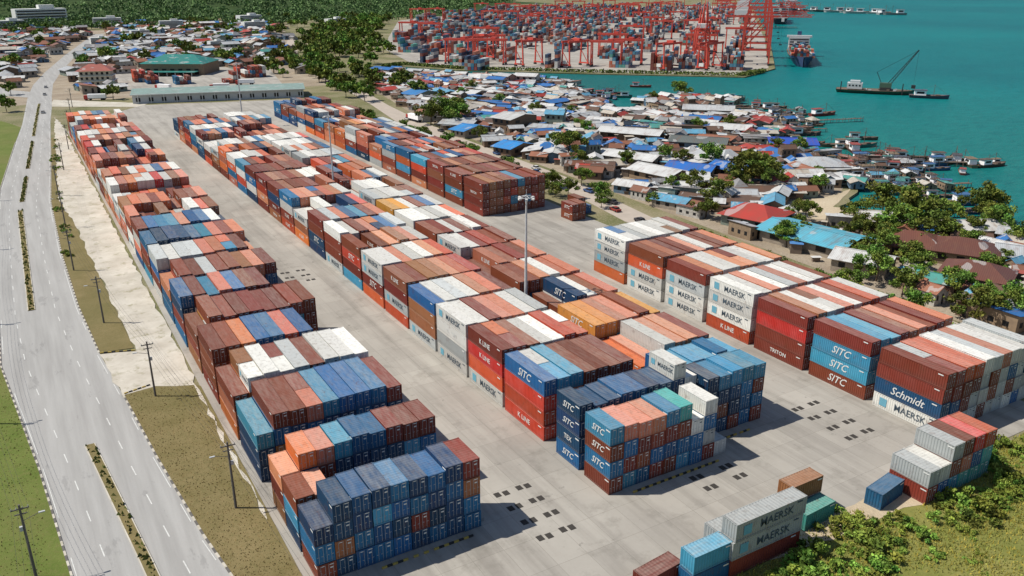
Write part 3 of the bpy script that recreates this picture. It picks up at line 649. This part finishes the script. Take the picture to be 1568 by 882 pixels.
for x,y,h in TREES:
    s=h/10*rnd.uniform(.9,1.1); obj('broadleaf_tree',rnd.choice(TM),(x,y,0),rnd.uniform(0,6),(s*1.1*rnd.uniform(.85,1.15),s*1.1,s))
for i in range(170):
    k=i%4
    if k==0: x,y=rnd.uniform(149,153),rnd.uniform(85,170)
    elif k==1: x,y=rnd.uniform(151,161),rnd.uniform(205,440)
    elif k==2: x,y=rnd.uniform(178,330),rnd.uniform(90,520)
    else: x,y=rnd.uniform(170,240),rnd.uniform(84,170)
    if k>=2 and not inside((x,y),setpoly): continue
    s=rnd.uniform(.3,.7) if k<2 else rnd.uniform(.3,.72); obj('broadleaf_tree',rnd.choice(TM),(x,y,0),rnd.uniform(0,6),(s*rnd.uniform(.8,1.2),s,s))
for i in range(300):
    y=rnd.uniform(520,1500); x=rnd.uniform(-60,lerp_tab([(520,230),(900,330),(1500,520)],y))
    if abs(x-lerp_tab(Rt,y)+6)<13 or (60<x<170 and y<720): continue
    if y<690 and x<60 and rnd.random()<.6: continue
    s=rnd.uniform(.5,1.2); obj('town_tree',rnd.choice(TM2),(x,y,0),rnd.uniform(0,6),(s,s,s))
for i in range(85):
    y=rnd.uniform(470,800); x=lerp_tab([(440,186),(560,204),(705,214),(869,262)],y)+(rnd.uniform(3,30) if i%2 else -rnd.uniform(8,18)); s=rnd.uniform(.4,1.1)
    obj('town_tree',rnd.choice(TM2),(x,y,0),rnd.uniform(0,6),(s,s,s))
for i in range(150):
    y=rnd.uniform(700,1350); x=lerp_tab([(700,250),(870,300),(1000,350),(1350,520)],y)+rnd.uniform(-30,50); s=rnd.uniform(.6,1.5)
    obj('town_tree',rnd.choice(TM2),(x,y,0),rnd.uniform(0,6),(s,s,s))
for i in range(22):
    y=rnd.uniform(230,430); x=lerp_tab(Rt,y)+rnd.uniform(1,3.5); s=rnd.uniform(.4,1.0); obj('verge_bush',rnd.choice(BM),(x,y,.1),rnd.uniform(0,6),(s,s,s))
for i in range(170):
    t=rnd.random(); x=66+t*80; y=rnd.gauss(55.0,2.6)-(2.5 if x<84 else 0)
    if 100<x<118 and y>54.5: y=rnd.uniform(50,54)
    if 92<x<101 and y>56.5: continue
    if x<80 and y>56.5: continue
    s=rnd.choice([.35,.5,.6,.9,1.4])*rnd.uniform(.8,1.2); obj('scrub_bush',rnd.choice(BM),(x,y,.0),rnd.uniform(0,6),(s*rnd.uniform(.8,1.4),s,s*rnd.uniform(.6,1.1)))
for i in range(40):
    x=rnd.uniform(80,160); y=rnd.uniform(36,53); s=rnd.uniform(.25,.8); obj('scrub_bush',rnd.choice(BM),(x,y,.0),rnd.uniform(0,6),(s*1.2,s,s*.7))
b=MB()
for i in range(42000):
    x=rnd.uniform(62,160); y=rnd.uniform(34,60.5); h=rnd.uniform(.15,.6); a=rnd.uniform(0,3.14); w=rnd.uniform(.04,.12)
    if x>92 and y>56.5 and x<118: continue
    if rnd.random()<.5*(math.sin(x*.35+y*.2)+math.sin(y*.6+x*.13)): continue
    t=rnd.uniform(.8,1.6); g=rnd.random(); c=((.15+.18*g)*t,(.19+.08*g)*t,.045*t)
    lx,ly=rnd.uniform(-.2,.2),rnd.uniform(-.2,.2)
    b.face([(x-w*math.cos(a),y-w*math.sin(a),.07),(x+w*math.cos(a),y+w*math.sin(a),.07),(x+lx,y+ly,.07+h)],0,c)
for i in range(7000):
    y=rnd.uniform(84,149); x=rnd.uniform(lerp_tab(Rt,y)+.3,20.6)
    if rnd.random()<.4: x=-rnd.uniform(6,20); y=rnd.uniform(100,170)
    if -20<x<0 and x>lerp_tab(Lt,y)-.3: continue
    h=rnd.uniform(.06,.2); a=rnd.uniform(0,3.14); w=rnd.uniform(.04,.14); t=rnd.uniform(.9,1.4); g=rnd.random()
    b.face([(x-w*math.cos(a),y-w*math.sin(a),.1),(x+w*math.cos(a),y+w*math.sin(a),.1),(x,y,.1+h)],0,((.17+.08*g)*t,.155*t,.055*t))
obj('meadow_grass',b.build('meadow_grass',[M_leaf],colors=True))

def hillh(x,y):
    t=max(0,min(1,(y-1450)/700)); n=math.sin(x*.006+1)*.5+math.sin(x*.013+y*.004)*.3+1
    return 52*t*t*(3-2*t)*n*max(0,min(1,(1100-x)/500))
b=MB(); nx,ny=60,30
for j in range(ny+1):
    for i in range(nx+1):
        x=-500+i*34; y=1400+j*60; b.v.append((x,y,hillh(x,y)+.3 if i<52 else -2))
for j in range(ny):
    for i in range(nx):
        if i>=44 and j<8: continue
        k=j*(nx+1)+i; b.f.append((k,k+1,k+nx+2,k+nx+1)); b.m.append(0); b.c.append(None)
obj('forest_hills',b.build('forest_hills',[M_hill],smooth=True))
b=MB(); r2=random.Random(5)
for i in range(3400):
    y=r2.uniform(1290,2450); x=r2.uniform(-120,1150)*(y/1900)
    if x>lerp_tab([(1300,600),(1600,860),(2400,1500)],y): continue
    z=hillh(x,y); s=r2.uniform(4,9); t=r2.uniform(.7,1.8)
    for k in range(26):
        d=Vector((r2.gauss(0,1),r2.gauss(0,1),abs(r2.gauss(0,1)))).normalized()*s; tt=t*r2.uniform(.7,1.3)
        leafquad(b,Vector((x,y,z+s*.5))+d,r2.uniform(1.2,2.4),(.070*tt,.105*tt,.034*tt),r2)
        b.m[-1]=0
obj('distant_forest',b.build('distant_forest',[M_leaf],colors=True))

# ------------------------------------------------------------------ distant port
sheet('port_paving',[(292,646),(312,606),(384,536),(466,460),(526,487),(760,714),(1160,1120),(1560,1530),(900,1650),(560,1300),(400,960),(330,800)],.05,M_conc)
pc=[PAL[k] for k in 'rrrRRosssbbnnllwwwggktr']
def pblock(seed):
    r=random.Random(seed); b=MB(); base=[r.choice(pc) for _ in range(3)]; ni=r.choice([4,6,6]); nj=r.choice([2,3,4])
    for i in range(ni):
        for j in range(nj):
            if r.random()<.12: continue
            for k in range(r.choice([1,2,3,4,4,5])):
                c=r.choice(pc) if r.random()<.7 else r.choice(base)
                x,y,z=(i-2.5)*2.6,(j-1.5)*12.7,k*2.6; b.box(x,y,z+1.28,2.42,12.15,2.54,0,0,c)
                b.box(x,y-6.1,z+1.3,.1,.06,2.2,0,0,(.5,.5,.5))
    return b.build('port_container_block',[M_tint],colors=True)
PB=[pblock(i) for i in range(14)]
def rtg():
    b=MB()
    for sx in (-12,12):
        for sy in (-4,4):
            b.beam((sx,sy,1.2),(sx,sy*.8,19),.9,0); b.box(sx,sy,.7,1.2,2.4,1.3,1)
        b.box(sx,0,2.1,1.2,10,1.0,0); b.beam((sx,-4,2),(sx,3.2,12),.4,0)
    for sy in (-3.2,3.2): b.box(0,sy,19.6,27,1.1,1.6,0)
    b.box(3,0,20.8,4,6,1.8,0); b.box(-1,0,17.4,2,2,2.2,2); b.box(-12.8,0,4,1.4,4,2.4,2); b.box(3,0,13,2.2,6,.5,1)
    return b.build('rubber_tyred_gantry_crane',[M_craner,M_blk,M_white])
def sts():
    b=MB()
    for sx in (-15,15):
        for sy in (-9,9): b.beam((sx,sy,1),(sx,sy*.85,44),1.5,0); b.box(sx,sy,.9,1.8,5,1.6,1)
        b.box(sx,0,3,1.6,19,1.8,0); b.box(sx,0,43,1.4,17,1.6,0); b.box(sx,0,22,1.2,17,1.2,0)
        b.beam((sx,-9,3),(sx,8,22),.6,0); b.beam((sx,8,22),(sx,-8,42),.6,0)
    for sy in (-8,8):
        b.beam((-15,sy,14),(15,sy,14),1.1,0); b.beam((-15,sy,14),(15,sy,43),.7,0)
    for sy in (-3.5,3.5):
        b.box(-8,sy,44.5,58,.8,1.5,0)
        for i in range(7):
            b.beam((21+i*5,sy,44.4),(26+i*5,sy,44.4),.6,0); b.beam((21+i*5,sy,44.4),(23.5+i*5,sy,46.4),.35,0); b.beam((23.5+i*5,sy,46.4),(26+i*5,sy,44.4),.35,0); b.beam((23.5+i*5,sy,46.4),(28.5+i*5,sy,46.4),.4,0)
        b.beam((15,sy,45),(9,sy*.4,70),1.0,0); b.beam((-15,sy,45),(9,sy*.4,70),.6,0)
        b.beam((9,sy*.4,70),(54,sy,45.5),.35,0); b.beam((9,sy*.4,70),(34,sy,45.5),.35,0); b.beam((9,sy*.4,70),(-34,sy,45.5),.35,0)
    for i in range(16): b.box(-34+i*6,0,45.5,.4,7,.4,0)
    b.box(-20,0,48.0,14,7,4.4,2); b.box(26,0,41.5,3,3,3,2); b.beam((26,0,40),(26,0,20),.15,1); b.box(26,0,19,3,7,.8,1)
    return b.build('ship_to_shore_crane',[M_craner,M_blk,M_white])
R_=rtg(); S_=sts(); qa=math.atan2(230,238)
portpoly=[(306,640),(320,612),(388,545),(468,474),(522,496),(730,706),(1100,1085),(1450,1480),(900,1600),(560,1260),(420,960),(345,800)]
ca,sa=math.cos(qa),math.sin(qa); npb=0
for i in range(-6,56):
    for j in range(0,28):
        u=i*63+(j%3)*11+rnd.uniform(-5,5); v=j*27+ (7 if j%2 else 0)+14
        x=528+u*ca-v*sa-14*sa-6; y=482+u*sa+v*ca+14*ca
        if not inside((x,y),portpoly) or rnd.random()<.30: continue
        obj('port_container_block',rnd.choice(PB),(x,y,.05),qa-math.pi/2+(math.pi if rnd.random()<.5 else 0),(1,1,1)); npb+=1
        if rnd.random()<.24: obj('gantry_crane',R_,(x+rnd.uniform(-8,8)*ca,y+rnd.uniform(-8,8)*sa,.05),qa-math.pi/2)
for t,s in ((.08,.85),(.30,.85),(.52,.9),(.85,.9),(1.2,.95),(1.7,.95),(2.2,1),(2.6,1)): obj('quay_crane',S_,(528+238*t-16*sa,482+230*t+16*ca,.05),qa-math.pi/2,(s*.85,s*.85,s))
for x,y in ((330,640),(350,625),(372,600),(420,560),(400,575),(360,660),(450,520),(480,505)): obj('gantry_crane',R_,(x,y,.05),rnd.choice([.3,qa-math.pi/2]))
for x,y,s in ((480,515,.8),(505,545,.75),(560,600,.8)): obj('quay_crane',S_,(x,y,.05),qa,(s*.7,s*.8,s*.85))
b=MB()
for i in range(5200):
    t=rnd.random()
    P=[(264,648),(284,656),(309,604),(382,532),(465,456),(500,468)]; q=t*5; i0=min(4,int(q)); f=q-i0
    x=P[i0][0]+(P[i0+1][0]-P[i0][0])*f+rnd.gauss(0,1.6)+2; y=P[i0][1]+(P[i0+1][1]-P[i0][1])*f+rnd.gauss(0,1.6)+2
    tt=rnd.uniform(.6,1.5); leafquad(b,Vector((x,y,rnd.uniform(0,2.2))),rnd.uniform(.5,1.0),(.10*tt,.14*tt,.03*tt),rnd); b.m[-1]=0
obj('shore_scrub',b.build('shore_scrub',[M_leaf],colors=True))

# ------------------------------------------------------------------ boats
def hull(b,L,Wd,D,mat,deckmat):
    S=[(-.5,.75),(-.35,.95),(0,1),(.25,.9),(.4,.55),(.5,.04)]; rings=[]
    for u,w in S:
        z=D*(1+.35*max(0,u)*2*max(0,u)*2)
        rings.append([(u*L,-w*Wd/2,z),(u*L*.96,-w*Wd*.3,-.3),(u*L*.96,w*Wd*.3,-.3),(u*L,w*Wd/2,z)])
    for a,c in zip(rings,rings[1:]):
        for i in range(3): b.face([a[i],c[i],c[i+1],a[i+1]],mat)
        b.face([tuple(Vector(a[0])-Vector((0,0,.25))),tuple(Vector(a[3])-Vector((0,0,.25))),tuple(Vector(c[3])-Vector((0,0,.25))),tuple(Vector(c[0])-Vector((0,0,.25)))],deckmat)
    b.face(rings[0],mat)
def fboat():
    b=MB(); hull(b,14,3.8,1.2,0,1); b.box(-3.2,0,2.0,4,2.6,2.0,2); b.box(-3.2,0,3.1,4.8,3.2,.15,0); b.box(-3.2,-1.31,2.2,2.6,.04,.8,3); b.box(-3.2,1.31,2.2,2.6,.04,.8,3)
    b.beam((1.5,0,1),(1.5,0,5.5),.14,1); b.beam((1.5,0,5.2),(5.8,0,2),.06,1); b.beam((1.5,0,5.2),(-3,0,3.2),.06,1); b.box(3,0,1.2,1.6,1.4,.6,1)
    return b.build('fishing_boat',[M_ocol,M_wood,M_tint,M_dark],colors=True)
FB=fboat(); BC=[(.03,.12,.28),(.05,.22,.2),(.3,.05,.04),(.06,.06,.07),(.2,.14,.08),(.1,.07,.05)]
BL=[(369,314),(376,304),(362,310),(355,318),(317,269),(312,274),(290,224),(296,220),(285,205),(291,200),(289,191),(282,175),(322,191),(330,186),(326,196),(254,192),(262,188),(246,196),(260,181),(270,184),(305,193),(309,198),(298,206),(341,306),(348,300),(333,312),(370,388),(376,380),(321,425),(318,411),(365,450),(300,215),(279,236),(320,285),(300,262),(280,178),(268,197),(350,350),(330,325),(258,214)]
for cx,cy,n in ((283,205,12),(300,215,9),(345,310,8),(268,186,8),(362,350,8),(318,425,8),(305,245,9),(335,285,7),(262,160,5),(315,195,6)):
    BL+=[(cx+rnd.gauss(0,9),cy+rnd.gauss(0,7)) for _ in range(n)]
landp=[p for p in coast]+[(5000,12000),(-9000,12000),(-9000,-500)]
for x,y in BL:
    x+=rnd.uniform(-2,2); y+=rnd.uniform(-2,2)
    if inside((x,y),landp): continue
    s=rnd.uniform(.6,1.25); obj('fishing_boat',FB,(x,y,-.9),rnd.choice([-.55,2.6,-.4,.9])+rnd.uniform(-.3,.3),(s,s,s),rnd.choice(BC))
def jetty(p,q,w=2.2,huts=0):
    L=math.hypot(q[0]-p[0],q[1]-p[1]); a=math.atan2(q[1]-p[1],q[0]-p[0]); b=MB()
    k=int(L/3)
    for i in range(k): b.box((i+.5)*L/k,rnd.uniform(-.15,.15),.7+rnd.uniform(-.05,.05),L/k-.08,w*rnd.uniform(.85,1.1),.15,0)
    n=int(L/3.5)
    for i in range(n+1):
        for s in (-1,1): b.beam((i*L/n,s*w*.45,-2),(i*L/n,s*w*.45,rnd.uniform(.9,1.9)),.22,0,5)
    obj('timber_jetty',b.build('timber_jetty',[M_wood]),(p[0],p[1],0),a)
    for k in range(huts):
        t=rnd.uniform(.15,1.0); o=rnd.choice([-1,1])*rnd.uniform(3,6); x=p[0]+(q[0]-p[0])*t-o*math.sin(a); y=p[1]+(q[1]-p[1])*t+o*math.cos(a)
        s=rnd.uniform(.4,.75); obj('stilt_house',hpick(),(x,y,.1),a+rnd.choice([0,1.57]),(s,s,.7),rcol())
for p,q,w,h in (((325,296),(376,282),2,1),((266,226),(326,186),2,3),((252,184),(288,168),2,2),((262,240),(305,205),2,3),((246,200),(280,181),2,3),((345,345),(372,318),2,2),((240,150),(262,140),1.6,0),((300,275),(322,268),2,2),((368,378),(382,370),2,1),((272,212),(300,192),1.6,2),((306,284),(335,270),1.6,2),((340,318),(362,306),1.6,2)): jetty(p,q,w,h)
for cx,cy,n,sd in ((278,236,8,7),(300,278,8,9),(330,312,12,9),(357,370,10,8),(325,388,6,8),(284,395,8,8),(306,440,6,8),(322,480,8,8),(262,212,6,6),(255,192,5,5)):
    for i in range(n):
        x,y=cx+rnd.gauss(0,sd*.7),cy+rnd.gauss(0,sd*.7); s=rnd.uniform(.55,1.0); obj('stilt_house',hpick(),(x,y,.25),rnd.uniform(0,3),(s,s,.8),rcol())
b=MB()
for i in range(220):
    cx,cy=rnd.choice([(278,232),(300,276),(330,314),(357,372),(306,436),(262,210),(325,392)]); x,y=cx+rnd.gauss(0,9),cy+rnd.gauss(0,9); b.beam((x,y,-2),(x,y,rnd.uniform(.3,1.6)),.25,0,5)
obj('mooring_stakes',b.build('mooring_stakes',[M_wood]))
b=MB(); hull(b,46,14,2.2,0,1); b.box(-12,0,4.2,9,7,3.6,2); b.box(-12,0,6.6,6,5,1.6,2); b.box(6,0,3,6,6,2,4); b.box(6,0,5.2,7,4.5,3,0)
for k in range(4): b.box(-15+k*2,-3.55,4.6,1,.1,.9,3)
tip=Vector((22,0,27)); bs=Vector((8,0,4.6))
for s in (-1,1):
    b.beam(bs+Vector((0,s,0)),tip+Vector((0,s*.3,0)),.35,4); b.beam(bs+Vector((-1.4,s,1)),tip+Vector((-.3,s*.3,.2)),.3,4)
for i in range(14):
    t=i/14; t2=(i+1)/14; b.beam(bs.lerp(tip,t)+Vector((0,-1+.7*t,0)),bs.lerp(tip,t2)+Vector((-1.4+1.1*t2,1-.7*t2,1-.8*t2)),.18,4)
b.beam((3.5,0,6),(0,0,13),.35,4); b.beam((0,0,13),tuple(tip),.15,4); b.beam(tuple(tip),(22,0,6),.1,4); b.box(22,0,5,2.4,2,2,4)
for x in (-20,16): b.beam((x,-5,0),(x,-5,7),.6,4)
for i in range(14): b.box(rnd.uniform(-20,18),rnd.uniform(-5,5),2.6,rnd.uniform(.6,2),rnd.uniform(.6,2),rnd.uniform(.5,1.2),rnd.choice([1,4,2]))
obj('crane_barge',b.build('crane_barge',[M_ocol,M_wood,M_steel,M_dark,M_blk]),(475,350,-.9),-.95,color=(.05,.12,.08))
obj('tug_boat',FB,(484,318,-.9),-.9,(1.6,1.8,1.5),(.06,.08,.12))
def ship():
    b=MB(); hull(b,150,24,9,0,1); b.box(-60,0,16,12,20,16,2); b.box(-60,0,25,9,24,2.5,2)
    for k in range(4): b.box(-53.9,0,12+k*3.2,.1,18,1.2,3); b.box(-66.1,0,12+k*3.2,.1,18,1.2,3)
    b.box(-66,0,28,4,4,6,0)
    r=random.Random(3)
    for i in range(8):
        for j in range(8):
            for k in range(r.choice([1,2,3,4])): b.box(-44+i*13,(j-3.5)*2.6,10+k*2.6,12.1,2.4,2.5,4,0,r.choice(pc))
    return b.build('container_ship',[M_ocol,M_wood,M_steel,M_dark,M_tint],colors=True)
sm=ship()
obj('container_ship',sm,(600,521,-.9),qa+math.pi,(.8,.9,.7),(.02,.06,.16)); obj('container_ship',sm,(1075,985,-.9),qa,(1.1,1.1,1),(.02,.03,.05)); obj('container_ship',sm,(1330,1190,-.9),qa+math.pi,(1,1,.9),(.03,.04,.07))
jetty((906,890),(966,850),8,0)
for i in range(11):
    t=i/10; obj('moored_barge',FB,(1417+25*t+rnd.uniform(-8,8),1305-262*t,-.9),rnd.uniform(0,3),(3,3,3),rnd.choice([(.3,.3,.3),(.05,.1,.1),(.5,.5,.48)]))

def car():
    b=MB(); b.box(0,0,.62,1.75,4.3,.62,0)
    v=[(-.8,-1.5,.93),(.8,-1.5,.93),(.8,1.2,.93),(-.8,1.2,.93)]; t=[(-.65,-1.1,1.45),(.65,-1.1,1.45),(.65,.6,1.45),(-.65,.6,1.45)]
    for i in range(4): j=(i+1)%4; b.face([v[i],v[j],t[j],t[i]],1)
    b.face(t,0)
    for sx in (-1,1):
        for sy in (-1.35,1.35): b.beam((sx*.7,sy,.33),(sx*.92,sy,.33),.66,1,12)
    return b.build('car',[M_ocol,M_dark])
def truck():
    b=MB(); b.box(0,4.6,1.7,2.4,2.2,2.4,0); b.box(0,5.72,2.2,2.0,.05,.9,1); b.box(0,-1.4,1.1,2.4,10.5,.3,1); b.box(0,-1.4,2.4,2.4,10.2,2.3,2)
    for sx in (-1,1):
        for y in (4.6,2.3,-4,-5.3): b.beam((sx*.85,y,.5),(sx*1.2,y,.5),1.0,1,12)
    return b.build('truck',[M_ocol,M_dark,M_tint],colors=True)
CR,TR=car(),truck()
for y in (158,166,176,204,212,262,268,290,330,360,190,228,300,400): obj('parked_car',CR,(lerp_tab([(60,163),(163,162),(193,159),(250,167),(336,170),(450,182)],y)+rnd.choice([-1.8,1.8]),y,.06),rnd.uniform(-.1,.1),(1,1,1),rnd.choice([(.5,.5,.5),(.6,.6,.58),(.05,.05,.06),(.3,.04,.03),(.04,.1,.25)]))
for y in (520,600,640): obj('car',CR,(lerp_tab(Rt,y)-4,y,.06),-.1,(1,1,1),rnd.choice([(.5,.5,.5),(.05,.05,.06),(.6,.6,.6)]))
for x,y,a in ((88,590,.6),(120,575,1.3),(140,590,1.2),(176,395,.1),(45,560,1.2)): obj('lorry',TR,(x,y,.06),a,(1,1,1),(.45,.04,.03))

# ------------------------------------------------------------------ light, sky, camera
w=bpy.data.worlds.new('World'); scene.world=w; w.use_nodes=True; nt=w.node_tree
sky=nt.nodes.new('ShaderNodeTexSky'); sky.sky_type='NISHITA'; sky.sun_disc=False
az=math.atan2(-.86,.51); el=math.radians(54)
sky.sun_elevation=el; sky.sun_rotation=az%(2*math.pi); sky.air_density=1.0; sky.dust_density=.6
bg=nt.nodes['Background']; bg.inputs[1].default_value=.095; nt.links.new(sky.outputs[0],bg.inputs[0])
sd=bpy.data.lights.new('sun','SUN'); sd.energy=5.0; sd.angle=math.radians(.5); sd.color=(1,.95,.86)
so=bpy.data.objects.new('sun',sd); col.objects.link(so); so.location=(0,0,200)
dirv=Vector((math.sin(az)*math.cos(el),math.cos(az)*math.cos(el),math.sin(el))); so.rotation_euler=(-dirv).to_track_quat('-Z','Y').to_euler()
cd=bpy.data.cameras.new('camera'); cd.lens=36*1286/1568; cd.sensor_width=36; cd.clip_end=30000; cd.clip_start=.5
co=bpy.data.objects.new('camera',cd); col.objects.link(co); co.location=(0,0,70); co.rotation_euler=(math.radians(90-20.5),0,math.radians(-30.66)); scene.camera=co
scene.view_settings.view_transform='Standard'; scene.view_settings.look='None'; scene.view_settings.exposure=0
print('containers',NC[0],'houses',nh,nt_,'portblocks',npb)
